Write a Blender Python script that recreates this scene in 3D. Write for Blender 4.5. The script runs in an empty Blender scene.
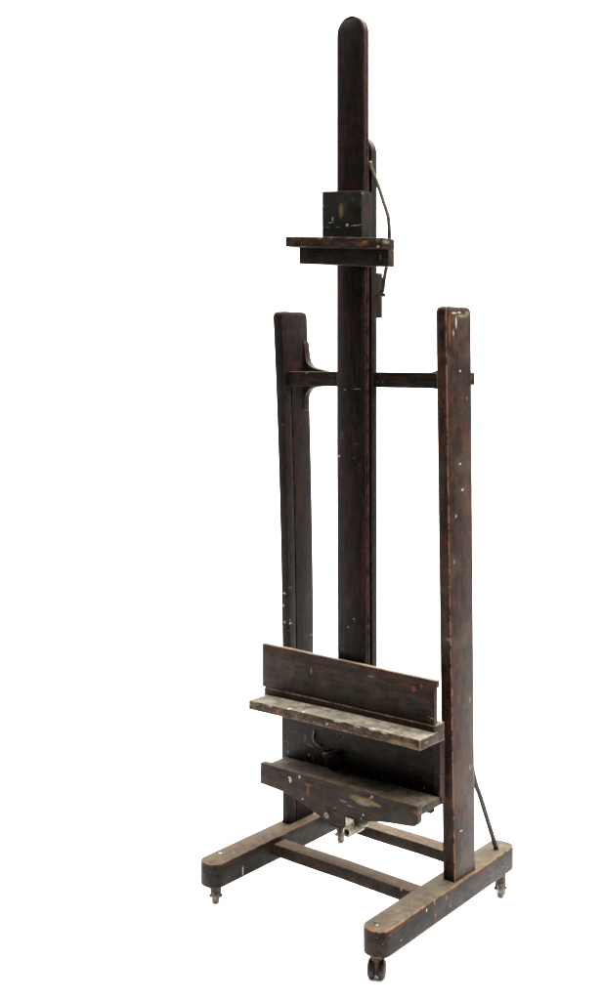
import bpy, bmesh, math, random
from mathutils import Vector, Matrix
random.seed(4)
scene = bpy.context.scene
col = scene.collection

# ------------------------------------------------------------------ materials
PAINT = {'W': (.80, .72, .58), 'G': (.26, .24, .19), 'O': (.26, .085, .030), 'Y': (.26, .20, .09),
         'R': (.085, .016, .010), 'B': (.075, .085, .095), 'D': (.060, .055, .035), 'K': (.10, .042, .020)}
DABS = {
 'post_r': [
  (0.296,0.012,1.6234, 0.0200,0.0148,0.0031,'W'),
  (0.296,0.037,1.6254, 0.0200,0.0100,0.0026,'W'),
  (0.296,0.077,1.6239, 0.0200,0.0128,0.0080,'Y'),
  (0.296,0.022,1.6000, 0.0200,0.0045,0.0185,'W'),
  (0.296,-0.001,1.5995, 0.0200,0.0098,0.0314,'K'),
  (0.296,-0.010,1.5783, 0.0200,0.0058,0.0523,'O'),
  (0.296,0.052,1.6165, 0.0200,0.0302,0.0053,'G'),
  (0.296,0.009,1.5708, 0.0200,0.0034,0.0105,'W'),
  (0.296,0.042,1.4706, 0.0200,0.0050,0.0037,'W'),
  (0.296,0.042,1.2244, 0.0200,0.0060,0.0027,'W'),
  (0.296,0.054,1.1552, 0.0200,0.0075,0.0042,'W'),
  (0.296,0.022,1.0888, 0.0200,0.0034,0.0066,'W'),
  (0.296,0.012,0.9689, 0.0200,0.0049,0.0066,'G'),
  (0.296,0.047,0.2510, 0.0200,0.0080,0.0026,'W'),
  (0.296,0.077,1.3981, 0.0200,0.0036,0.0053,'G'),
  (0.296,-0.005,0.7672, 0.0200,0.0025,0.0079,'G'),
  (0.296,0.004,0.6289, 0.0200,0.0020,0.0105,'G'),
  (0.296,0.092,0.5879, 0.0200,0.0042,0.0081,'G'),
  (0.296,0.092,0.4082, 0.0200,0.0042,0.0107,'G'),
  (0.296,-0.003,0.3739, 0.0200,0.0063,0.0471,'R'),
  (0.296,-0.003,0.4079, 0.0200,0.0147,0.0027,'O'),
  (0.296,0.017,1.5525, 0.0200,0.0248,0.0368,'K'),
  (0.296,0.067,1.3132, 0.0200,0.0202,0.0533,'R'),
  (0.296,0.032,1.0243, 0.0200,0.0249,0.0476,'R'),
 ],
 'post_l': [
  (-0.283,0.000,0.8134, 0.0077,0.0200,0.0030,'W'),
  (-0.287,0.000,0.7762, 0.0038,0.0200,0.0047,'W'),
  (-0.260,0.000,0.7374, 0.0053,0.0200,0.0076,'W'),
  (-0.264,0.000,0.7267, 0.0038,0.0200,0.0030,'W'),
  (-0.283,0.000,0.7283, 0.0039,0.0200,0.0047,'W'),
  (-0.267,0.000,0.7056, 0.0038,0.0200,0.0030,'G'),
  (-0.260,0.000,0.6776, 0.0038,0.0200,0.0040,'G'),
  (-0.264,0.000,0.8319, 0.0050,0.0200,0.0029,'O'),
  (-0.267,0.000,1.2206, 0.0034,0.0200,0.0352,'R'),
  (-0.275,0.000,1.3095, 0.0038,0.0200,0.0029,'G'),
  (-0.270,-0.020,1.6005, 0.0030,0.0200,0.0087,'K'),
  (-0.264,0.042,1.4836, 0.0200,0.0370,0.0147,'R'),
  (-0.264,0.084,0.6760, 0.0200,0.0142,0.0119,'R'),
  (-0.264,0.056,1.0838, 0.0200,0.0186,0.0592,'R'),
  (-0.264,0.108,0.6746, 0.0200,0.0057,0.0021,'G'),
 ],
 'mast': [
  (-0.027,-0.050,1.2948, 0.0105,0.0200,0.0083,'B'),
  (-0.030,-0.050,1.2836, 0.0140,0.0200,0.0041,'B'),
  (0.011,-0.050,1.2827, 0.0069,0.0200,0.0033,'B'),
  (0.021,-0.050,1.2695, 0.0136,0.0200,0.0082,'D'),
  (0.014,-0.050,1.2308, 0.0069,0.0200,0.0038,'B'),
  (0.031,-0.050,1.2126, 0.0085,0.0200,0.0032,'B'),
  (-0.037,-0.050,1.2335, 0.0035,0.0200,0.0033,'W'),
  (-0.017,-0.050,1.4179, 0.0070,0.0200,0.0022,'G'),
  (0.025,-0.050,1.4201, 0.0170,0.0200,0.0019,'G'),
  (-0.037,-0.050,1.7068, 0.0157,0.0200,0.0609,'R'),
  (-0.003,-0.050,1.5543, 0.0034,0.0200,0.1375,'R'),
  (0.007,-0.050,1.9795, 0.0274,0.0200,0.0192,'R'),
  (-0.024,-0.050,0.6987, 0.0139,0.0200,0.0111,'D'),
  (-0.006,-0.050,0.7647, 0.0034,0.0200,0.0027,'G'),
  (0.014,-0.050,0.7897, 0.0048,0.0200,0.0022,'G'),
  (0.001,-0.050,1.1641, 0.0069,0.0200,0.0439,'R'),
  (0.045,-0.050,0.9547, 0.0051,0.0200,0.2451,'R'),
  (0.042,-0.050,1.6629, 0.0034,0.0200,0.1907,'K'),
 ],
 'block': [
  (-0.006,-0.082,1.9062, 0.0103,0.0200,0.0246,'Y'),
  (0.008,-0.082,1.9214, 0.0102,0.0200,0.0163,'D'),
  (-0.041,-0.082,1.8772, 0.0104,0.0200,0.0020,'W'),
  (-0.035,-0.082,1.8865, 0.0028,0.0200,0.0082,'W'),
  (-0.051,-0.082,1.8656, 0.0070,0.0200,0.0019,'G'),
  (-0.016,-0.082,1.8632, 0.0069,0.0200,0.0019,'G'),
  (0.015,-0.082,1.8665, 0.0054,0.0200,0.0054,'W'),
  (0.045,-0.082,1.8635, 0.0202,0.0200,0.0016,'W'),
  (0.038,-0.082,1.9325, 0.0034,0.0200,0.0094,'B'),
  (0.059,-0.082,1.9200, 0.0026,0.0200,0.0135,'B'),
  (-0.069,-0.082,1.9249, 0.0035,0.0200,0.0041,'G'),
  (0.069,-0.082,1.9487, 0.0100,0.0200,0.0027,'G'),
  (0.068,-0.063,1.8914, 0.0200,0.0183,0.0541,'K'),
 ],
 'slab': [
  (0.101,-0.130,1.8061, 0.0262,0.0200,0.0063,'O'),
  (0.110,-0.130,1.8108, 0.0131,0.0200,0.0042,'Y'),
  (0.027,-0.130,1.8025, 0.1013,0.0200,0.0032,'D'),
  (-0.101,-0.130,1.8114, 0.0213,0.0200,0.0022,'Y'),
  (-0.044,-0.130,1.8285, 0.0052,0.0200,0.0027,'Y'),
  (0.152,-0.130,1.8134, 0.0096,0.0200,0.0047,'Y'),
  (0.152,-0.130,1.7964, 0.0064,0.0200,0.0040,'W'),
  (0.167,-0.115,1.8085, 0.0200,0.0181,0.0053,'G'),
  (-0.003,-0.130,1.8299, 0.0068,0.0200,0.0027,'G'),
  (-0.122,-0.130,1.8306, 0.0072,0.0200,0.0033,'D'),
 ],
 'under': [
  (0.141,-0.103,1.7713, 0.0032,0.0200,0.0079,'G'),
  (0.024,-0.103,1.7574, 0.1356,0.0200,0.0027,'D'),
  (0.167,-0.092,1.7760, 0.0200,0.0055,0.0211,'D'),
 ],
 'board': [
  (0.226,-0.074,0.6415, 0.0087,0.0200,0.0105,'O'),
  (0.250,-0.074,0.6535, 0.0062,0.0200,0.0077,'O'),
  (0.282,-0.074,0.5755, 0.0049,0.0200,0.0020,'W'),
  (0.274,-0.074,0.5779, 0.0092,0.0200,0.0031,'O'),
  (0.090,-0.074,0.6504, 0.0132,0.0200,0.0032,'G'),
  (-0.117,-0.074,0.6298, 0.0032,0.0200,0.0126,'G'),
  (-0.126,-0.074,0.6115, 0.0036,0.0200,0.0028,'R'),
  (-0.216,-0.074,0.6585, 0.0053,0.0200,0.0051,'K'),
  (-0.212,-0.074,0.6420, 0.0029,0.0200,0.0042,'K'),
  (0.148,-0.074,0.6142, 0.0065,0.0200,0.0080,'K'),
  (-0.078,-0.074,0.5505, 0.0042,0.0200,0.0028,'W'),
  (0.022,-0.074,0.5544, 0.0102,0.0200,0.0032,'O'),
  (0.277,-0.074,0.6766, 0.0183,0.0200,0.0026,'Y'),
  (0.119,-0.074,0.6782, 0.0654,0.0200,0.0027,'G'),
  (0.299,-0.074,0.6212, 0.0031,0.0200,0.0411,'O'),
  (0.158,-0.074,0.5816, 0.0064,0.0200,0.0079,'K'),
 ],
 'shelf': [
  (0.145,-0.147,0.5374, 0.0160,0.0200,0.0031,'W'),
  (0.133,-0.147,0.5361, 0.0096,0.0200,0.0052,'R'),
  (0.218,-0.147,0.5200, 0.0281,0.0200,0.0065,'Y'),
  (0.264,-0.147,0.5196, 0.0245,0.0200,0.0101,'Y'),
  (0.298,-0.147,0.5266, 0.0030,0.0200,0.0126,'W'),
  (-0.169,-0.147,0.5167, 0.0291,0.0200,0.0050,'O'),
  (0.007,-0.147,0.5240, 0.0238,0.0200,0.0043,'O'),
  (-0.004,-0.147,0.5220, 0.0041,0.0200,0.0032,'W'),
  (-0.140,-0.147,0.5361, 0.0043,0.0200,0.0028,'W'),
  (-0.090,-0.147,0.5375, 0.0035,0.0200,0.0028,'W'),
  (-0.206,-0.147,0.5319, 0.0073,0.0200,0.0028,'W'),
  (-0.270,-0.147,0.5311, 0.0151,0.0200,0.0033,'Y'),
  (-0.133,-0.147,0.5182, 0.0180,0.0200,0.0055,'R'),
  (-0.069,-0.147,0.5225, 0.0140,0.0200,0.0044,'K'),
  (0.057,-0.147,0.5155, 0.0134,0.0200,0.0040,'Y'),
  (0.030,-0.147,0.5354, 0.0169,0.0200,0.0021,'W'),
  (0.097,-0.147,0.5354, 0.0131,0.0200,0.0021,'W'),
  (0.183,-0.147,0.5361, 0.0126,0.0200,0.0023,'W'),
  (0.290,-0.117,0.5275, 0.0200,0.0092,0.0051,'Y'),
 ],
 'apron': [
  (-0.134,-0.145,0.3411, 0.0057,0.0200,0.0091,'W'),
  (-0.138,-0.145,0.3469, 0.0046,0.0200,0.0028,'W'),
  (-0.101,-0.145,0.3568, 0.0039,0.0200,0.0049,'W'),
  (-0.071,-0.145,0.3419, 0.0140,0.0200,0.0054,'O'),
  (-0.071,-0.145,0.3256, 0.0056,0.0200,0.0136,'O'),
  (-0.178,-0.145,0.3531, 0.0219,0.0200,0.0036,'K'),
  (-0.090,-0.145,0.2992, 0.0035,0.0200,0.0028,'W'),
  (0.095,-0.145,0.3450, 0.0295,0.0200,0.0095,'Y'),
  (0.128,-0.145,0.3437, 0.0356,0.0200,0.0115,'Y'),
  (0.157,-0.145,0.3429, 0.0224,0.0200,0.0052,'Y'),
  (0.112,-0.145,0.3371, 0.0260,0.0200,0.0078,'G'),
  (0.049,-0.145,0.3273, 0.0167,0.0200,0.0027,'G'),
  (0.072,-0.145,0.3196, 0.0133,0.0200,0.0023,'G'),
  (0.144,-0.145,0.3606, 0.0029,0.0200,0.0044,'W'),
  (0.115,-0.145,0.3064, 0.0029,0.0200,0.0035,'W'),
  (0.022,-0.145,0.3021, 0.0031,0.0200,0.0027,'G'),
  (0.281,-0.145,0.3529, 0.0091,0.0200,0.0076,'O'),
  (0.269,-0.145,0.3524, 0.0122,0.0200,0.0025,'R'),
  (0.217,-0.145,0.3626, 0.0373,0.0200,0.0031,'K'),
  (0.005,-0.145,0.3650, 0.0680,0.0200,0.0032,'K'),
 ],
 'panel': [
  (-0.056,-0.030,0.3504, 0.0123,0.0200,0.0056,'R'),
  (-0.046,-0.030,0.3556, 0.0070,0.0200,0.0037,'W'),
  (-0.146,-0.030,0.3686, 0.0037,0.0200,0.0100,'G'),
  (-0.160,-0.030,0.3739, 0.0037,0.0200,0.0043,'W'),
  (-0.238,-0.030,0.3657, 0.0030,0.0200,0.0058,'G'),
  (-0.175,-0.030,0.4193, 0.0044,0.0200,0.0143,'Y'),
  (-0.159,-0.030,0.4028, 0.0146,0.0200,0.0034,'Y'),
  (-0.032,-0.030,0.3712, 0.0035,0.0200,0.0028,'Y'),
  (0.074,-0.030,0.3539, 0.0050,0.0200,0.0022,'W'),
  (0.230,-0.030,0.3713, 0.0025,0.0200,0.0026,'W'),
  (0.261,-0.030,0.3917, 0.0025,0.0200,0.0131,'K'),
  (0.120,-0.030,0.3619, 0.0033,0.0200,0.0027,'G'),
  (0.185,-0.030,0.3609, 0.0032,0.0200,0.0026,'G'),
  (-0.028,-0.030,0.3414, 0.0278,0.0200,0.0028,'G'),
  (-0.102,-0.030,0.3527, 0.0287,0.0200,0.0039,'D'),
 ],
 'rail_l': [
  (-0.287,-0.262,0.1368, 0.0058,0.0062,0.0200,'W'),
  (-0.259,-0.238,0.1368, 0.0044,0.0048,0.0200,'Y'),
  (-0.234,-0.226,0.0897, 0.0200,0.0029,0.0152,'W'),
  (-0.290,-0.325,0.0831, 0.0200,0.0039,0.0109,'G'),
  (-0.125,-0.065,0.1300, 0.0041,0.0052,0.0200,'G'),
  (-0.262,0.120,0.1368, 0.0046,0.0048,0.0200,'G'),
 ],
 'rail_r': [
  (0.250,-0.304,0.1244, 0.0151,0.0124,0.0200,'D'),
  (0.271,-0.300,0.1244, 0.0034,0.0040,0.0200,'W'),
  (0.306,-0.137,0.1117, 0.0200,0.0032,0.0050,'W'),
  (0.306,-0.100,0.1186, 0.0200,0.0047,0.0077,'G'),
  (0.306,-0.043,0.1084, 0.0200,0.0029,0.0077,'G'),
  (0.306,-0.095,0.0837, 0.0200,0.0028,0.0051,'G'),
  (0.306,-0.024,0.0807, 0.0200,0.0029,0.0052,'G'),
  (0.240,-0.278,0.0818, 0.0200,0.0042,0.0075,'G'),
  (0.306,-0.252,0.0806, 0.0200,0.0043,0.0025,'G'),
 ],
 'bar1': [
  (0.203,-0.098,0.1200, 0.0025,0.0200,0.0034,'W'),
  (0.116,-0.098,0.0909, 0.0033,0.0200,0.0026,'W'),
  (0.136,-0.098,0.0887, 0.0032,0.0200,0.0027,'G'),
  (0.006,-0.098,0.0970, 0.0171,0.0200,0.0055,'K'),
  (-0.230,-0.098,0.1070, 0.0056,0.0200,0.0171,'K'),
 ],
 'cross': [
  (0.058,0.000,1.4388, 0.0027,0.0200,0.0033,'Y'),
  (0.076,0.000,1.4377, 0.0027,0.0200,0.0033,'Y'),
  (-0.097,0.000,1.4394, 0.0072,0.0200,0.0113,'K'),
  (-0.192,0.000,1.4612, 0.0060,0.0200,0.0023,'G'),
  (-0.200,0.000,1.4264, 0.0074,0.0200,0.0029,'D'),
 ],
}


LK = .40      # overall depth of the old varnish
class NT:
    def __init__(s, name):
        s.m = bpy.data.materials.new(name); s.m.use_nodes = True
        s.t = s.m.node_tree; s.t.nodes.clear()
        s.out = s.n('ShaderNodeOutputMaterial'); s.b = s.n('ShaderNodeBsdfPrincipled')
        s.l(s.b.outputs[0], s.out.inputs[0])
    def n(s, k, **kw):
        n = s.t.nodes.new(k)
        for a, v in kw.items(): setattr(n, a, v)
        return n
    def l(s, a, b): s.t.links.new(a, b)
    def put(s, v, sock):
        if isinstance(v, (int, float)): sock.default_value = v
        elif isinstance(v, tuple):
            sock.default_value = v if len(sock.default_value) == len(v) else (*v, 1)
        else: s.l(v, sock)
    def math(s, op, a, b=0.0, clamp=False):
        n = s.n('ShaderNodeMath', operation=op); n.use_clamp = clamp
        s.put(a, n.inputs[0]); s.put(b, n.inputs[1]); return n.outputs[0]
    def vmath(s, op, a, b=(0, 0, 0)):
        n = s.n('ShaderNodeVectorMath', operation=op); s.put(a, n.inputs[0]); s.put(b, n.inputs[1])
        return n.outputs['Value'] if op in ('LENGTH', 'DOT_PRODUCT') else n.outputs[0]
    def mix(s, f, a, b):
        n = s.n('ShaderNodeMix', data_type='RGBA'); s.put(f, n.inputs[0]); s.put(a, n.inputs[6]); s.put(b, n.inputs[7])
        return n.outputs[2]
    def ramp(s, v, lo, hi, a=0.0, b=1.0):
        n = s.n('ShaderNodeMapRange', interpolation_type='SMOOTHSTEP'); n.clamp = True
        s.put(v, n.inputs[0]); s.put(lo, n.inputs[1]); s.put(hi, n.inputs[2]); s.put(a, n.inputs[3]); s.put(b, n.inputs[4])
        return n.outputs[0]
    def noise(s, vec, scale, detail=4, rough=.55, out=0):
        n = s.n('ShaderNodeTexNoise'); s.put(vec, n.inputs['Vector']); n.inputs['Scale'].default_value = scale
        n.inputs['Detail'].default_value = detail; n.inputs['Roughness'].default_value = rough
        return n.outputs[out]

def wood(name, c1, c2, axis='z', red=.5, dust=.8, dustcol=(.17, .145, .11), wear=.8, wearcol=(.16, .055, .022),
         spots=.3, gloss=.45, spec=.045, dabs=(), seed=0.0, scuff=.4, lip=None):
    s = NT(name)
    P = s.n('ShaderNodeTexCoord').outputs['Object']
    P = s.vmath('ADD', P, (seed, seed * .7, seed * .3)) if seed else P
    P0 = s.n('ShaderNodeTexCoord').outputs['Object']
    st = {'x': (.045, 1, 1), 'y': (1, .045, 1), 'z': (1, 1, .045)}[axis]
    G = s.vmath('MULTIPLY', P, st)
    fine = s.noise(G, 260, 5, .6); mid = s.noise(G, 60, 4, .6); big = s.noise(P, 7, 5, .6)
    grain = s.math('ADD', s.math('MULTIPLY', fine, .5), s.math('MULTIPLY', mid, .5))
    c = s.mix(s.ramp(s.math('ADD', s.math('MULTIPLY', grain, .55), s.math('MULTIPLY', s.noise(P, 28, 6, .65), .45)), .40, .60), c1, c2)
    rm = s.math('MULTIPLY', s.ramp(s.noise(s.vmath('MULTIPLY', P, tuple(.25 if v < 1 else 1 for v in st)), 16, 4), .48, .72), red)
    c = s.mix(rm, c, (c2[0] * 2.1, c2[1] * .95, c2[2] * .8))
    stk = s.noise(s.vmath('MULTIPLY', P, tuple(.2 if v < 1 else 1 for v in st)), 95, 3, .5)
    c = s.mix(s.math('MULTIPLY', s.ramp(stk, .56, .70), .25 + .6 * red), c, (c2[0] * 3.0 + .006, c2[1] * 1.15, c2[2] * .85))
    c = s.mix(s.math('MULTIPLY', s.ramp(stk, .42, .34), .6), c, (c1[0] * .5, c1[1] * .5, c1[2] * .5))
    # scuffed olive film, mottled at two sizes
    sc = s.math('MULTIPLY', s.ramp(big, .45, .70), scuff)
    c = s.mix(sc, c, (c2[0] * 1.5 + .008, c2[1] * 1.7 + .008, c2[2] * 1.6 + .005))
    mot = s.noise(P, 120, 6, .7)
    c = s.mix(s.math('MULTIPLY', s.ramp(mot, .56, .74), .45 * scuff + .12), c, (.085, .062, .042))
    # long thin hairline scratches
    hs = s.noise(s.vmath('MULTIPLY', P, tuple(v * (.25 if v < 1 else 1) for v in st)), 420, 1, .4)
    c = s.mix(s.math('MULTIPLY', s.ramp(hs, .71, .76), .35), c, (.12, .07, .045))
    geo = s.n('ShaderNodeNewGeometry')
    # worn edges: varnish rubbed off where the surface turns
    bev = s.n('ShaderNodeBevel'); bev.samples = 6; bev.inputs['Radius'].default_value = .0075
    dt = s.vmath('DOT_PRODUCT', bev.outputs[0], geo.outputs['Normal'])
    en = s.noise(P, 30, 7, .75)
    e = s.math('MULTIPLY', s.ramp(dt, .995, .88), s.math('MULTIPLY', s.ramp(en, .42, .56), wear), True)
    # dust lying on what faces up
    nz = s.n('ShaderNodeSeparateXYZ'); s.l(geo.outputs['Normal'], nz.inputs[0])
    up = s.ramp(nz.outputs[2], .8, .97)
    dn = s.math('MULTIPLY_ADD', s.ramp(s.noise(P, 26, 8, .72), .36, .64), .62); s.t.nodes[-1].inputs[2].default_value = .6
    dn.node.inputs[2].default_value = .38
    fib = s.ramp(grain, .35, .65, .82, 1.0)
    du = s.math('MULTIPLY', up, s.math('MULTIPLY', s.math('MULTIPLY', dn, fib), dust), True)
    c = s.mix(du, c, dustcol)
    c = s.mix(s.math('MULTIPLY', s.math('MULTIPLY', s.ramp(s.noise(P, 55, 7, .75), .50, .66), up), dust * .7), c, (c2[0] * 2.4 + .03, c2[1] * 1.8 + .02, c2[2] * 1.5 + .01))
    c = s.mix(e, c, wearcol)
    # splatter: small drops of paint
    if spots > 0:
        W = s.vmath('ADD', P, s.vmath('MULTIPLY', s.noise(P, 200, 2, .5, 1), (.004, .004, .004)))
        for sc_, th, colr, q in ((85, .10, (.36, .34, .28), .80), (170, .17, (.20, .18, .13), .76), (50, .055, (.55, .52, .44), .82)):
            v = s.n('ShaderNodeTexVoronoi'); s.put(W, v.inputs['Vector']); v.inputs['Scale'].default_value = sc_
            sp = s.n('ShaderNodeSeparateColor'); s.l(v.outputs['Color'], sp.inputs[0])
            m = s.math('MULTIPLY', s.ramp(v.outputs['Distance'], th * 1.25, th * .8), s.ramp(sp.outputs[0], q, q + .02))
            m = s.math('MULTIPLY', m, s.math('MULTIPLY', s.ramp(s.noise(P, 9, 2), .42, .55), spots))
            c = s.mix(m, c, colr)
    relief = None
    if lip:   # a front lip smeared with old paint: (y, tolerance)
        sy = s.n('ShaderNodeSeparateXYZ'); s.l(P0, sy.inputs[0])
        at = s.ramp(sy.outputs[1], lip[0] + .0035, lip[0] + .0015)
        Q = s.vmath('MULTIPLY', P0, (1, 1, 2.2))
        for scl, a, b, cc, k in ((30, .47, .62, (.15, .075, .040), .75), (38, .52, .64, (.20, .155, .075), .7), (75, .58, .67, (.30, .25, .17), .5), (140, .61, .69, (.60, .54, .42), .45)):
            Q = s.vmath('ADD', Q, (3.1, 1.7, 2.3))
            mk = s.math('MULTIPLY', s.math('MULTIPLY', s.ramp(s.noise(Q, scl, 5, .65), a, b), at), k * lip[1])
            c = s.mix(mk, c, cc)
            relief = mk if relief is None else s.math('ADD', relief, mk)
    if dabs:
        wob = s.noise(P0, 420, 4, .7, 1); wob = s.vmath('SUBTRACT', wob, (.5, .5, .5))
        ragged = s.noise(P0, 700, 2, .6)
        for (x, y, z, rx, ry, rz, k) in dabs:
            soft = k in 'RKDB'
            r = (max(rx, .0009), max(ry, .0009), max(rz, .0009))
            w = s.vmath('MULTIPLY', wob, tuple(v * (2.6 if soft else 2.4) for v in (min(r[0], .02), min(r[1], .02), min(r[2], .02))))
            d = s.vmath('DIVIDE', s.vmath('ADD', s.vmath('SUBTRACT', P0, (x, y, z)), w), r)
            f = s.ramp(s.vmath('LENGTH', d), 1.0, .25 if soft else .6)
            if rx * 1 and max(sorted(r)[1], 0) > .006:
                f = s.math('MULTIPLY', f, s.ramp(ragged, .36, .52, .25, 1.0))
            c = s.mix(s.math('MULTIPLY', f, .5 if soft else .72), c, PAINT[k])
    c = s.mix(1.0, c, (LK, LK, LK)); c.node.blend_type = 'MULTIPLY'
    s.put(c, s.b.inputs['Base Color'])
    ro = s.math('MULTIPLY_ADD', mot, .35); ro.node.inputs[2].default_value = gloss - .12
    ro = s.math('ADD', ro, s.math('MULTIPLY', du, .35), True)
    s.put(ro, s.b.inputs['Roughness'])
    s.b.inputs['Specular IOR Level'].default_value = spec
    bp = s.n('ShaderNodeBump'); bp.inputs['Strength'].default_value = .35; bp.inputs['Distance'].default_value = .0012
    h = s.math('ADD', s.math('MULTIPLY', fine, .6), s.math('MULTIPLY', mot, .6))
    if relief: h = s.math('ADD', h, relief)
    s.put(h, bp.inputs['Height'])
    s.l(bp.outputs[0], s.b.inputs['Normal'])
    return s.m

def metal(name, c, c2, rough=.45, met=.8, bump=.12):
    s = NT(name)
    P = s.n('ShaderNodeTexCoord').outputs['Object']
    n = s.noise(P, 90, 4, .6)
    s.put(s.mix(s.ramp(n, .42, .62), c, c2), s.b.inputs['Base Color'])
    s.b.inputs['Metallic'].default_value = met
    r = s.math('MULTIPLY_ADD', n, .4); r.node.inputs[2].default_value = rough - .2
    s.put(r, s.b.inputs['Roughness'])
    bp = s.n('ShaderNodeBump'); bp.inputs['Strength'].default_value = bump; bp.inputs['Distance'].default_value = .0006
    s.put(n, bp.inputs['Height']); s.l(bp.outputs[0], s.b.inputs['Normal'])
    return s.m

BK1, BK2 = (.0075, .0060, .0050), (.021, .0135, .0100)     # near-black varnish over brown wood
DUST = (.20, .175, .130); RDUST = (.175, .128, .085)
M = {}
M['post_r'] = wood('varnish_right_upright', (.014, .0092, .0068), (.044, .0255, .0175), 'z', red=.5, wear=1.3, wearcol=(.42, .16, .07), spots=.22, dabs=DABS['post_r'], scuff=.75, dust=.25)
M['post_l'] = wood('varnish_left_upright', (.0060, .0050, .0038), (.0140, .0102, .0074), 'z', red=.5, wear=.35, spots=.3, dabs=DABS['post_l'], seed=3.3, scuff=.55, dust=.2)
M['mast'] = wood('varnish_mast', (.0050, .0038, .0031), (.0150, .0090, .0068), 'z', red=.6, wear=.9, wearcol=(.17, .060, .032), spots=.12, dabs=DABS['mast'], seed=1.7, scuff=.3, dust=.4)
M['guide'] = wood('varnish_mast_guide', (.009, .0085, .0065), (.017, .0145, .0105), 'z', red=.2, wear=.3, spots=.05, seed=6.1, scuff=.3, dust=.4)
M['block'] = wood('varnish_slide_block', (.009, .0085, .0068), (.020, .0185, .0135), 'z', red=.2, wear=.4, wearcol=(.10, .05, .03), spots=.25, dabs=DABS['block'], seed=2.2, dust=.5)
M['slab'] = wood('paint_smeared_clamp_ledge', (.012, .009, .0065), (.028, .022, .014), 'x', red=.3, wear=.7, wearcol=(.12, .085, .04), spots=.5, dabs=DABS['slab'], seed=4.4, lip=(-.13, .30), dust=.9, dustcol=DUST)
M['under'] = wood('varnish_clamp_underside_block', (.012, .009, .007), (.028, .021, .015), 'x', red=.3, wear=.5, wearcol=(.09, .06, .035), spots=.15, dabs=DABS['under'], seed=5.5, dust=.5)
M['board'] = wood('varnish_back_board', (.021, .0142, .0098), (.050, .0325, .0215), 'x', red=.2, wear=.6, wearcol=(.20, .13, .075), spots=.25, dabs=DABS['board'], seed=7.1, scuff=.65, dust=1, dustcol=(.30, .23, .15))
M['shelf'] = wood('paint_smeared_shelf', (.020, .014, .010), (.042, .029, .019), 'x', red=.3, wear=.85, wearcol=(.42, .31, .19), spots=.6, dabs=DABS['shelf'], seed=8.3, lip=(-.147, .85), dust=1.15, dustcol=(.29, .26, .20), scuff=.5)
M['apron'] = wood('varnish_tray_apron', (.017, .0125, .0095), (.040, .027, .0185), 'x', red=.45, wear=.7, wearcol=(.16, .085, .045), spots=.35, dabs=DABS['apron'], seed=9.2, scuff=.6, dust=1, dustcol=(.17, .125, .085))
M['trayfloor'] = wood('dusty_tray_floor', (.017, .0125, .0095), (.040, .027, .0185), 'x', red=.3, wear=.3, spots=.5, seed=9.9, scuff=.6, dust=1.1, dustcol=(.25, .21, .155))
M['panel'] = wood('varnish_panel', (.012, .008, .0065), (.027, .0165, .0125), 'x', red=.6, wear=.5, spots=.9, dabs=DABS['panel'], seed=10.4, dust=.6)
M['rail_l'] = wood('varnish_left_foot_rail', (.011, .0090, .0066), (.028, .0205, .0140), 'y', red=.25, wear=.9, wearcol=(.30, .14, .075), spots=.3, dabs=DABS['rail_l'], seed=11.6, scuff=.7, dust=1, dustcol=(.17, .120, .078))
M['rail_r'] = wood('varnish_right_foot_rail', (.012, .0090, .0068), (.031, .0210, .0145), 'y', red=.35, wear=1.3, wearcol=(.48, .19, .085), spots=.6, dabs=DABS['rail_r'], seed=12.8, scuff=.8, dust=1, dustcol=(.175, .140, .092))
M['bar'] = wood('varnish_stretcher', (.014, .0105, .008), (.034, .022, .0155), 'x', red=.4, wear=.7, wearcol=(.17, .085, .05), spots=.45, dabs=DABS['bar1'], seed=13.5, scuff=.5, dust=1, dustcol=RDUST)
M['cross'] = wood('varnish_crossbar', (.010, .0082, .0065), (.026, .019, .014), 'x', red=.4, wear=.4, spots=.2, dabs=DABS['cross'], seed=14.7, dust=1, dustcol=(.22, .20, .15))
M['brass'] = metal('tarnished_brass', (.040, .034, .023), (.095, .083, .056), .5, .4)
M['crankmetal'] = metal('worn_crank_metal', (.11, .10, .075), (.20, .18, .13), .40, .6)
M['iron'] = metal('dark_iron', (.012, .009, .007), (.035, .026, .019), .6, .3)
M['steel'] = metal('rusted_spring_rod', (.016, .011, .008), (.040, .027, .018), .7, .0)
M['steel'].node_tree.nodes['Principled BSDF'].inputs['Specular IOR Level'].default_value = .12
M['wheel'] = metal('brown_bakelite_wheel', (.007, .0035, .003), (.018, .009, .007), .45, 0)
for k_ in ('iron',): M[k_].node_tree.nodes['Principled BSDF'].inputs['Specular IOR Level'].default_value = .15
M['wheel'].node_tree.nodes['Principled BSDF'].inputs['Specular IOR Level'].default_value = .15

def backdrop_mat():
    s = NT('white_paper'); P = s.n('ShaderNodeTexCoord').outputs['Object']
    s.put(s.mix(s.noise(P, 3, 4), (.94, .94, .94), (.96, .96, .96)), s.b.inputs['Base Color'])
    s.b.inputs['Roughness'].default_value = .95; s.b.inputs['Specular IOR Level'].default_value = .0
    return s.m
M['paper'] = backdrop_mat()

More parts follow.
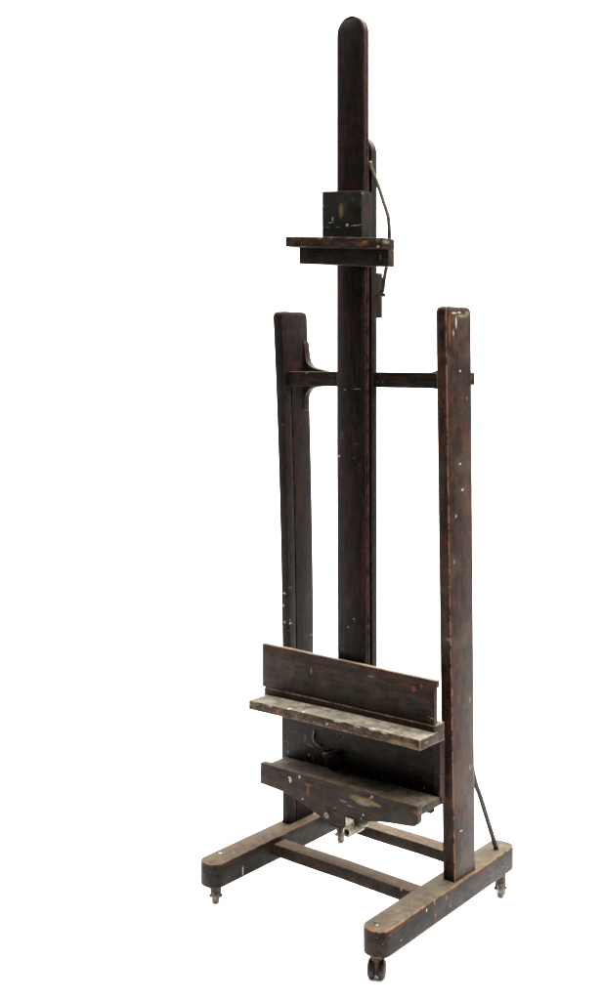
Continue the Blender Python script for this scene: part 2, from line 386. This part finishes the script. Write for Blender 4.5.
# ------------------------------------------------------------------ mesh helpers
def finish(bm, name, mat, parent=None, bevel=0.0, seg=2, ang=35, smooth=True):
    bmesh.ops.remove_doubles(bm, verts=bm.verts, dist=1e-5)
    bmesh.ops.recalc_face_normals(bm, faces=bm.faces)
    if bevel:
        ed = [e for e in bm.edges if len(e.link_faces) == 2 and e.calc_face_angle(0) > math.radians(ang)]
        bmesh.ops.bevel(bm, geom=ed, offset=bevel, segments=seg, profile=.6, affect='EDGES', clamp_overlap=True)
    me = bpy.data.meshes.new(name); bm.to_mesh(me); bm.free()
    if smooth:
        for p in me.polygons: p.use_smooth = True
        try: me.set_sharp_from_angle(angle=math.radians(38))
        except Exception: pass
    me.materials.append(mat)
    o = bpy.data.objects.new(name, me); col.objects.link(o)
    if parent: o.parent = parent
    return o

def loft(rings, bm=None):
    bm = bm or bmesh.new()
    vs = [[bm.verts.new(p) for p in r] for r in rings]
    n = len(vs[0])
    for a, b in zip(vs, vs[1:]):
        for i in range(n): bm.faces.new((a[i], a[(i + 1) % n], b[(i + 1) % n], b[i]))
    bm.faces.new(vs[0][::-1]); bm.faces.new(vs[-1])
    return bm

def box(x0, x1, y0, y1, z0, z1, bm=None, cuts=0, wob=0.0, axis=0):
    """a box; with cuts, divided along `axis` and each section moved by up to wob (hand-planed wood)"""
    lo, hi = [x0, y0, z0], [x1, y1, z1]; u, v = [i for i in range(3) if i != axis]
    rings = []
    for k in range(cuts + 2):
        t = k / (cuts + 1); r = []
        du, dv = (random.uniform(-wob, wob), random.uniform(-wob, wob)) if wob else (0, 0)
        for a, b in ((lo[u], lo[v]), (hi[u], lo[v]), (hi[u], hi[v]), (lo[u], hi[v])):
            p = [0, 0, 0]; p[axis] = lo[axis] + t * (hi[axis] - lo[axis]); p[u] = a + du; p[v] = b + dv; r.append(tuple(p))
        rings.append(r)
    return loft(rings, bm)

def extrude(poly, axis, a, b, bm=None):
    """poly: 2D outline in the two other axes"""
    def P(q, t):
        return {'x': (t, q[0], q[1]), 'y': (q[0], t, q[1]), 'z': (q[0], q[1], t)}[axis]
    return loft([[P(q, a) for q in poly], [P(q, b) for q in poly]], bm)

def cyl(p0, p1, r0, r1=None, n=20, bm=None):
    r1 = r0 if r1 is None else r1
    p0, p1 = Vector(p0), Vector(p1); d = (p1 - p0).normalized()
    a = d.orthogonal().normalized(); b = d.cross(a)
    f = lambda p, r: [tuple(p + a * r * math.cos(2 * math.pi * i / n) + b * r * math.sin(2 * math.pi * i / n)) for i in range(n)]
    return loft([f(p0, r0), f(p1, r1)], bm)

def lathe(p0, axis, prof, n=28, bm=None):
    """prof: (distance along axis, radius)"""
    p0, d = Vector(p0), Vector(axis).normalized(); a = d.orthogonal().normalized(); b = d.cross(a)
    return loft([[tuple(p0 + d * t + a * r * math.cos(2 * math.pi * i / n) + b * r * math.sin(2 * math.pi * i / n)) for i in range(n)] for t, r in prof], bm)

def tube(pts, r, flat=1.0, n=10, bm=None, sub=6):
    P = [Vector(p) for p in pts]; Q = []
    for i in range(len(P) - 1):
        p0, p1, p2, p3 = P[max(i - 1, 0)], P[i], P[i + 1], P[min(i + 2, len(P) - 1)]
        for k in range(sub):
            t = k / sub
            Q.append(.5 * ((2 * p1) + (-p0 + p2) * t + (2 * p0 - 5 * p1 + 4 * p2 - p3) * t * t + (-p0 + 3 * p1 - 3 * p2 + p3) * t ** 3))
    Q.append(P[-1]); rings = []
    for i, q in enumerate(Q):
        d = (Q[min(i + 1, len(Q) - 1)] - Q[max(i - 1, 0)]).normalized()
        a = Vector((0, 1, 0)); a = (a - d * a.dot(d)).normalized() if abs(d.y) < .95 else d.orthogonal().normalized()
        b = d.cross(a)
        rings.append([tuple(q + a * r * flat * math.cos(2 * math.pi * k / n) + b * r * math.sin(2 * math.pi * k / n)) for k in range(n)])
    return loft(rings, bm)

def tilt(o, deg, piv):
    """planed out of square: its long edges drop towards +x while its ends stay plumb"""
    for v in o.data.vertices: v.co.z -= math.tan(math.radians(deg)) * (v.co.x - piv[0])

# ------------------------------------------------------------------ the easel
root = bpy.data.objects.new('artist_easel', None); col.objects.link(root)
root['label'] = 'tall dark brown wooden studio easel with paint-splattered shelves, standing on casters'
root['category'] = 'easel'

def rail_outline(xc, w, yf, yb, k=0.0, c=.034):
    """plan of a foot rail with rounded ends"""
    pts = []
    for i in range(17):                                        # front end, from +x side round to -x side
        t = math.pi * i / 16
        cx, sy = math.cos(t), math.sin(t)
        e = .86
        pts.append((w * math.copysign(abs(cx) ** e, cx), yf + c - c * abs(sy) ** e))
    for i in range(17):
        t = math.pi * i / 16
        cx, sy = -math.cos(t), math.sin(t); e = .72
        pts.append((w * math.copysign(abs(cx) ** e, cx), yb - c + c * abs(sy) ** e))
    return [(xc + x + k * y, y) for x, y in pts]

ZL, ZR = .1368, .1244                                         # tops of the two foot rails
rl = finish(extrude(rail_outline(-.270, .0356, -.336, .335, .0079), 'z', .0720, ZL), 'foot_rail', M['rail_l'], root, .0035, 2, 50)
rr = finish(extrude(rail_outline(.270, .0361, -.331, .335, -.012), 'z', .0596, ZR), 'foot_rail', M['rail_r'], root, .0035, 2, 50)
finish(lathe((.262, -.292, ZR - .002), (0, 0, 1), [(0, .006), (.0035, .006), (.0045, .004)]), 'caster_screw', M['iron'], rr)

# stretchers between the rails
finish(box(-.2340, .2340, -.098, -.0505, .0905, .1240, cuts=5, wob=.0008), 'stretcher', M['bar'], root, .0025)
finish(box(-.2320, .2320, .1715, .2234, .0885, .1212, cuts=5, wob=.0008), 'stretcher', M['bar'], root, .0025)

# uprights: slightly bowed posts, each given by cross-sections (z, outer x, inner x, front y, back y)
def interp(tab, z):
    import numpy as np                                         # a smooth bow through the measured sections
    Z = [t[0] for t in tab]; return [float(np.polyval(np.polyfit(Z, [t[k] for t in tab], 2), z)) for k in range(1, 5)]
def interp_linear(tab, z):
    tab = sorted(tab)
    if z <= tab[0][0]: return tab[0][1:]
    for a, b in zip(tab, tab[1:]):
        if z <= b[0]:
            t = (z - a[0]) / (b[0] - a[0]); return [p + (q - p) * t for p, q in zip(a[1:], b[1:])]
    return tab[-1][1:]
def upright(tab, ztop, zbot, groove_top, inner_sign, mat):
    """inner_sign: +1 when the grooved inner face looks to +x"""
    zs = [zbot + (ztop - .016 - zbot) * i / 14 for i in range(15)]
    zs = sorted([z for z in zs if abs(z - groove_top) > .02] + [groove_top - .0015, groove_top + .0015])
    prof = [(z, 0.0) for z in zs] + [(ztop - .009, .0018), (ztop - .004, .0052), (ztop - .001, .0105), (ztop, .015)]
    rings = []
    for z, ins in prof:
        xo, xi, y0, y1 = interp(tab, z)
        y0 += ins; y1 -= ins; s = inner_sign; ix = ins * .35
        xo += s * ix; xi -= s * ix
        g = .006 if z < groove_top else .00005
        rings.append([(xo, y0, z), (xi, y0, z), (xi, y0 + .018 + .010, z), (xi - s * g, y0 + .0285, z), (xi - s * g, y0 + .0335, z), (xi, y0 + .034, z), (xi, y1, z), (xo, y1, z)])
    bm = loft(rings)
    return finish(bm, 'upright', mat, root, .0022, 2, 40)
TR = [(.10, .296, .2605, .0150, .1178), (.1584, .296, .2605, .0147, .1175), (.6085, .296, .2640, .0025, .1108), (.873, .296, .2640, -.0115, .1060), (1.187, .296, .2646, -.0180, .1025), (1.63, .296, .2665, -.0283, .0958)]
TL = [(.10, -.2932, -.264, .0096, .1197), (.664, -.292, -.264, .0064, .1197), (.913, -.2936, -.264, .0051, .1158), (1.148, -.2958, -.264, -.0018, .1101), (1.44, -.2985, -.264, -.0154, .0982), (1.6265, -.2978, -.264, -.0266, .0882)]
ur = upright(TR, 1.641, ZR - .004, 1.42, -1, M['post_r'])
ul = upright(TL, 1.641, ZL - .004, 1.42, +1, M['post_l'])

# crossbar with curved corner brackets behind
cb = finish(box(-.2638, .2655, -.001, .024, 1.4235, 1.4655, cuts=5, wob=.0006), 'crossbar', M['cross'], root, .002)
def bracket(xi, s, y0, y1, up):
    z0 = 1.4655 if up else 1.4235
    if up: cur = [(.000, 1.566), (.004, 1.556), (.0070, 1.535), (.0105, 1.513), (.0170, 1.497), (.0280, 1.486), (.0450, 1.4785), (.0680, 1.4735), (.095, 1.4700), (.112, 1.4665)]
    else: cur = [(.000, 1.336), (.0030, 1.343), (.0042, 1.362), (.0062, 1.382), (.0120, 1.395), (.0220, 1.405), (.0350, 1.4125), (.0550, 1.4170), (.080, 1.4190), (.110, 1.4215)]
    cur = [(x * .72, z0 + (z - z0) * .88) for x, z in cur]
    poly = [(xi + s * x, z) for x, z in cur] + [(xi + s * .0806, z0 - (.02 if up else -.02)), (xi - s * .0, z0 - (.02 if up else -.02))]
    return extrude(poly, 'y', y0, y1)
for xi, s in ((-.2638, 1), (.2652, -1)):
    for up in (True, False):
        finish(bracket(xi, s, .072, .096, up), 'corner_bracket', M['cross'], cb, .0012)
finish(box(-.2636, .2650, .0725, .0955, 1.4300, 1.4650), 'rear_batten', M['cross'], cb, .0015)
finish(box(.248, .2975, .0990, .1145, 1.4318, 1.4655), 'end_plate', M['cross'], cb, .0015)
finish(box(-.2975, -.248, .0935, .1090, 1.4318, 1.4655), 'end_plate', M['cross'], cb, .0015)

# front mast: chamfered, grooved side, round top
def mast_mesh(zbot, ztop, w, prof, bend=0.0):
    """prof(inset) gives ring of (x scale sign, dx inset, y); round top in the x-z plane"""
    rings = []; zc = ztop - w
    for k in range(14):
        z = zbot + (zc - zbot) * k / 13
        rings.append((z, 1.0))
    for k in range(1, 15):
        t = math.pi / 2 * k / 15
        rings.append((zc + w * math.sin(t), math.cos(t)))
    out = []
    for z, s in rings:
        sh = bend * max(0, 1.25 - z)
        out.append([(sg * max((w - ins), .0) * s + sh, y, z) for sg, ins, y in prof])
    return loft(out)
F0, F1 = -.0500, -.0270
prof = [(-1, .0032, F0), (1, .0032, F0), (1, .0004, F0 + .004), (1, 0, F0 + .0125), (1, .0042, F0 + .0132), (1, .0042, F0 + .0160), (1, 0, F0 + .0167), (1, 0, F1),
        (-1, 0, F1), (-1, 0, F0 + .0167), (-1, .0042, F0 + .0160), (-1, .0042, F0 + .0132), (-1, 0, F0 + .0125), (-1, .0004, F0 + .004)]
mast = finish(mast_mesh(.566, 2.4445, .0478, prof, .005), 'mast', M['mast'], root, .0008, 1, 30)
guide_bm = bmesh.new()
finish(mast_mesh(.560, 2.119, .0478, [(-1, 0, -.0140), (1, 0, -.0140), (1, 0, .0105), (-1, 0, .0105)], .003), 'mast_guide', M['guide'], root, .002)
finish(mast_mesh(.560, 2.075, .0400, [(-1, 0, -.0274), (1, 0, -.0274), (1, 0, -.0138), (-1, 0, -.0138)], .003), 'mast_runner', M['guide'], root, .0008)

# iron spring catch behind the mast
finish(box(-.030, .049, .0110, .0360, 1.6150, 1.7400), 'catch_block', M['guide'], root, .002)
sr = finish(tube([(.0490, -.022, 2.0400), (.0520, -.022, 2.0260), (.0602, -.020, 2.0054), (.077, -.020, 1.9683), (.0920, -.020, 1.9287), (.1010, -.020, 1.9060), (.1075, -.020, 1.8860), (.1100, -.020, 1.8640), (.1098, -.018, 1.8352),
                  (.104, -.010, 1.795), (.0878, .000, 1.7563), (.0795, .000, 1.7184), (.0735, .002, 1.6900), (.0600, .008, 1.6790)], .0052, 1.2), 'spring_rod', M['steel'], root)
finish(lathe((.046, -.022, 2.040), (1, 0, 0), [(0, .0035), (.006, .0042), (.0075, .0025)]), 'rivet', M['brass'], sr)
finish(lathe((.058, .010, 1.6780), (1, 0, 0), [(-.012, .0035), (.010, .0035), (.0105, .0055), (.0165, .0055), (.018, .003)]), 'pin', M['iron'], sr)

# ---- upper canvas clamp, sitting a little crooked on the mast
PIV = (0, -.1, 1.83)
def T(o, d=4.3): tilt(o, d, PIV); return o
clamp = T(finish(box(-.0720, .0640, -.0820, -.0345, 1.757, 1.9605, cuts=3, wob=.0006, axis=2), 'clamp_block', M['block'], root, .0022))
led = T(finish(box(-.1650, .1670, -.1300, -.0762, 1.8022, 1.8312, cuts=7, wob=.0007), 'clamp_ledge', M['slab'], clamp, .0022))
und = T(finish(box(-.1370, .1668, -.1033, -.0768, 1.7570, 1.8020, cuts=5, wob=.0006), 'clamp_lip', M['under'], clamp, .0018))

# ---- main shelf with back board
def wedge(x0, x1, y0, y1, zl0, zl1, zr0, zr1, cuts=9, wob=.0007, sag=0.0):
    rings = []
    for k in range(cuts + 2):
        t = k / (cuts + 1); x = x0 + (x1 - x0) * t
        a = random.uniform(-wob, wob); b = random.uniform(-wob, wob); sg = sag * 4 * t * (1 - t)
        zb, zt = zl0 + (zr0 - zl0) * t, zl1 + (zr1 - zl1) * t
        rings.append([(x, y0 + a, zb + b + sg), (x, y1, zb + b + sg), (x, y1, zt + b + sg), (x, y0 + a, zt + b + sg)])
    return loft(rings)
shelf = finish(wedge(-.2860, .2945, -.1470, -.0600, .5069, .5330, .5126, .5400, wob=.0002, sag=.002), 'canvas_shelf', M['shelf'], root, .0028)
step = finish(wedge(-.2900, .2905, -.0745, -.0268, .5080, .5540, .5100, .5570), 'shelf_step', M['shelf'], shelf, .0015)
board = finish(wedge(-.2985, .2900, -.0738, -.0585, .5545, .6790, .5580, .6735, wob=.0004), 'back_board', M['board'], root, .0018)
finish(box(.2890, .2965, -.0725, -.0585, .655, .6735), 'board_cleat', M['board'], board, .0015)

# ---- panel between the two shelves, with pulley block and worn hook
panel = finish(box(-.2620, .2830, -.0300, -.0120, .3400, .5085), 'back_panel', M['panel'], root, .0015)
finish(box(.2640, .2835, -.0360, -.0298, .3620, .5080), 'panel_batten', M['panel'], panel, .0012)
n = 18
def half(r, z, dz=0.0, cx=-.070, pr=1.0):
    return [(cx + r * math.cos(math.pi * i / n), -.029 - r * pr * math.sin(math.pi * i / n), z + dz * math.cos(math.pi * i / n)) for i in range(n + 1)]
pb = loft([half(.016, .356), half(.024, .368), half(.031, .388), half(.034, .403, .006), half(.031, .408, .007), half(.018, .4065, .007)])
finish(pb, 'pulley_block', M['panel'], panel, .001)
finish(tube([(-.140, -.0305, .447), (-.141, -.033, .432), (-.136, -.036, .420), (-.124, -.036, .412), (-.114, -.031, .408)], .0030), 'hook', M['brass'], panel)

# ---- lower tray with its shaped apron
APX = [(-.2442, .3064), (-.205, .3044), (-.1615, .3020), (-.125, .2945), (-.092, .2867), (-.0464, .2717), (-.0188, .2637), (.000, .2605), (.022, .2593), (.045, .2600), (.0622, .2642), (.080, .2725), (.095, .2805), (.1148, .2868), (.138, .2945),
       (.1631, .3003), (.200, .3060), (.2322, .3101), (.2560, .3128), (.2675, .3145), (.2770, .3172), (.2830, .3220), (.2862, .3300), (.2866, .3416), (.2858, .3705)]
top = [(.2857 - (.2857 + .2442) * i / 8, .3700 - .0050 * i / 8 + (random.uniform(-.0006, .0006) if 0 < i < 8 else 0)) for i in range(1, 9)]
apron = finish(extrude(APX + top, 'y', -.1450, -.1240), 'tray_apron', M['apron'], root, .0020, 2, 32)
tray = finish(wedge(-.2500, .2800, -.1242, -.0060, .3290, .3500, .3380, .3600, wob=.0004), 'lower_tray', M['trayfloor'], root, .0015)
finish(wedge(-.2400, .2500, -.0296, -.0100, .3080, .3285, .3080, .3340), 'tray_batten', M['panel'], tray, .001)
for (x, z) in ((.1385, .3690), (.1105, .3085)):
    finish(lathe((x, -.1452, z - .012), (0, -1, 0), [(0, .0026), (.002, .0026), (.003, .0016)], 12), 'nail', M['brass'], apron)
finish(lathe((-.0051, -.1450, .2766), (0, -1, 0), [(0, .0078), (.003, .0078), (.0036, .0062), (.0036, .0042), (.0012, .0040)]), 'bolt_washer', M['brass'], apron)
finish(lathe((.018, -.1450, .2925), (0, -1, 0), [(0, .0035), (.003, .0030), (.004, .0015)], 12), 'nail', M['iron'], apron)

# crank fitting beneath the apron
blk = finish(box(-.0060, .0560, -.1330, -.0450, .2480, .3300), 'crank_block', M['panel'], root, .002)
crank = finish(lathe((.0800, -.1700, .2600), (0, 1, 0), [(.014, .0086), (0, .0086), (-.0010, .0104), (.0, .0130), (.002, .0138), (.062, .0138), (.063, .0100), (.085, .0100)]), 'crank_socket', M['crankmetal'], root)
finish(box(.0600, .0860, -.1485, -.1452, .2600, .2880), 'socket_plate', M['crankmetal'], crank, .001)
finish(lathe((.0800, -.1610, .2600), (0, 1, 0), [(0, .0084), (.002, .0084)]), 'socket_bore', M['iron'], crank)

# iron brace rods from the back of each upright down to the rail ends
for s, zt in ((1, ZR), (-1, ZL)):
    x = .275 if s > 0 else -.279
    finish(tube([(x, .1170, .470), (x, .1240, .440), (x, .1374, .3886), (x, .1584, .3363), (x, .1796, .3000), (x, .2227, .2152), (x - .002, .2640, .1400), (x - .003, .2720, zt - .002)], .0070, 1.0), 'brace_rod', M['iron'], root)

# ---- casters
PLANE = lambda x, y: -.0007 - .0451 * x - .0275 * y
def caster(x, y, ztop, ang, r, wd, twin=False):
    zf = PLANE(x, y)
    c = Vector((math.cos(ang), math.sin(ang), 0)); zc = zf + r
    if twin:
        o = finish(lathe((x, y, ztop), (0, 0, -1), [(0, .020), (.004, .020), (.006, .015), (max(ztop - zc, .01), .014), (max(ztop - zc, .01) + .010, .0150)]), 'caster', M['iron'], root, .0006, 1)
        for k in (-1, 1):
            p = Vector((x, y, zc)) + c * k * (wd * .5 + .0030)
            h = wd / 2
            finish(lathe(p - c * h, c, [(0, r * .55), (.001, r * .80), (h * .45, r * .97), (h, r), (h * 1.55, r * .97), (2 * h - .001, r * .80), (2 * h, r * .55)]), 'wheel', M['wheel'], o)
            hood = []
            for q in (0, 1):
                rr_ = r * 1.12; ww = p + c * (-.0050 + .010 * q)
                hood.append([tuple(ww + Vector((-c.y, c.x, 0)) * rr_ * math.cos(a) + Vector((0, 0, 1)) * rr_ * math.sin(a)) for a in [math.pi * (.05 + .9 * i / 12) for i in range(13)]] +
                            [tuple(ww + Vector((-c.y, c.x, 0)) * r * .9 * math.cos(a) + Vector((0, 0, 1)) * r * .9 * math.sin(a)) for a in [math.pi * (.95 - .9 * i / 12) for i in range(13)]])
            finish(loft(hood), 'fork', M['wheel'], o)
        finish(cyl(Vector((x, y, zc)) - c * .014, Vector((x, y, zc)) + c * .014, .005, n=14), 'axle', M['iron'], o)
    else:
        o = finish(lathe((x, y, ztop), (0, 0, -1), [(0, .0180), (.006, .0175), (.009, .0160), (max(ztop - zc + r * .1, .012), .0138)]), 'caster', M['iron'], root, .0006, 1)
        h = wd / 2; p = Vector((x, y, zc))
        finish(lathe(p - c * h, c, [(0, r * .5), (.001, r * .86), (h * .5, r * .97), (h, r), (h * 1.5, r * .97), (2 * h - .001, r * .86), (2 * h, r * .5)]), 'wheel', M['brass'], o)
        for k in (-1, 1):
            q = p + c * k * (h + .0022); f = Vector((-c.y, c.x, 0))
            ring = lambda w_: [tuple(q + c * w_ + f * a + Vector((0, 0, 1)) * b) for a, b in ((-.0045, -.0035), (.0045, -.0035), (.007, ztop - .003 - zc), (-.007, ztop - .003 - zc))]
            finish(loft([ring(-.0014), ring(.0014)]), 'fork', M['iron'], o, .0005, 1)
        finish(cyl(p - c * (h + .0075), p + c * (h + .0075), .0042, n=14), 'axle', M['iron'], o)
    return o
caster(-.270, -.299, .0722, .72, .0185, .0200)
caster(.270, -.300, .0600, .50, .0225, .0195, twin=True)
caster(.268, .303, .0600, .75, .0230, .0225)
caster(-.270, .263, .0722, .60, .0220, .0220)

# The photographed floor is level: turn the measured frame so that the four casters stand on z = 0
nrm = Vector((.0451, .0275, 1)).normalized()
RM = (nrm.rotation_difference(Vector((0, 0, 1)))).to_matrix().to_4x4()
WM = RM @ Matrix.Translation((0, 0, .0007))
root.matrix_world = WM

# ------------------------------------------------------------------ white paper sweep
YAW = .68685
def sweep():
    bm = bmesh.new(); W = 9.0; prof = [(-1.15, 0.0), (0.3, 0.0), (2.2, 0.0)]
    R = 1.2
    for i in range(1, 13):
        a = math.pi / 2 * i / 12; prof.append((2.2 + R * math.sin(a), R - R * math.cos(a)))
    prof.append((3.4, 6.5))
    fw = Vector((-math.sin(YAW), math.cos(YAW), 0)); rt = Vector((math.cos(YAW), math.sin(YAW), 0))
    rows = [[bm.verts.new(fw * d + rt * (u * W / 2) + Vector((0, 0, z))) for u in (-1, -.33, .33, 1)] for d, z in prof]
    for a, b in zip(rows, rows[1:]):
        for i in range(3): bm.faces.new((a[i], a[i + 1], b[i + 1], b[i]))
    o = finish(bm, 'floor', M['paper']); o['kind'] = 'structure'
    for p in o.data.polygons: p.use_smooth = True
    return o
sweep()
def studio_mat():
    s = NT('grey_studio_floor'); P = s.n('ShaderNodeTexCoord').outputs['Object']
    s.put(s.mix(s.noise(P, 4, 6), (.045, .045, .045), (.075, .073, .070)), s.b.inputs['Base Color']); s.b.inputs['Roughness'].default_value = .8
    return s.m
sf = finish(box(-9, 9, -9, 9, -.06, -.004), 'ground', studio_mat()); sf['kind'] = 'structure'

# ------------------------------------------------------------------ camera
cd = bpy.data.cameras.new('camera'); cam = bpy.data.objects.new('camera', cd); col.objects.link(cam)
cd.sensor_fit = 'VERTICAL'; cd.sensor_height = 36; cd.lens = 1170.769 / 1000 * 36; cd.shift_y = -(500 - 355.427) / 1000
cd.clip_end = 100; cd.clip_start = .05
cam.matrix_world = WM @ (Matrix.Translation((1.9363, -2.62265, 1.51188)) @ Matrix.Rotation(YAW, 4, 'Z') @ Matrix.Rotation(math.pi / 2, 4, 'X'))
scene.camera = cam

# ------------------------------------------------------------------ light
w = bpy.data.worlds.new('World'); scene.world = w; w.use_nodes = True
w.node_tree.nodes['Background'].inputs[0].default_value = (1, .99, .97, 1)
w.node_tree.nodes['Background'].inputs[1].default_value = .07
def area(name, loc, target, size, power, colr=(1, 1, 1)):
    d = bpy.data.lights.new(name, 'AREA'); d.shape = 'RECTANGLE'; d.size, d.size_y = size; d.energy = power; d.color = colr
    o = bpy.data.objects.new(name, d); col.objects.link(o); o.location = loc
    o.rotation_euler = (Vector(target) - Vector(loc)).to_track_quat('-Z', 'Y').to_euler(); return o
area('overhead_softbox', (.5, .5, 4.6), (0, .1, 0), (4.6, 4.6), 1350)
area('side_softbox', (3.2, 1.0, 2.6), (0, .1, 1.0), (3.0, 3.0), 130, (1, .97, .93))
area('added_low_left_fill', (-3.4, .2, 1.3), (0, .2, 0), (2.0, 1.6), 130)  # added fill, lifts the floor shadow under the left foot rail
fw = Vector((-math.sin(YAW), math.cos(YAW), 0)); rt = Vector((math.cos(YAW), math.sin(YAW), 0))
for k in (-1, 1):
    p = fw * 1.2 + rt * (k * 2.0) + Vector((0, 0, 4.6))
    area('added_backdrop_wash', p, fw * 3.3 + rt * (k * 1.2) + Vector((0, 0, 1.4)), (2.0, 1.0), 330)  # added pair, out of view, washing the sweep up to plain white

scene.view_settings.view_transform = 'Standard'; scene.view_settings.look = 'None'
scene.view_settings.exposure = 0; scene.view_settings.gamma = 1
scene.render.film_transparent = False
scene.cycles.max_bounces = 8
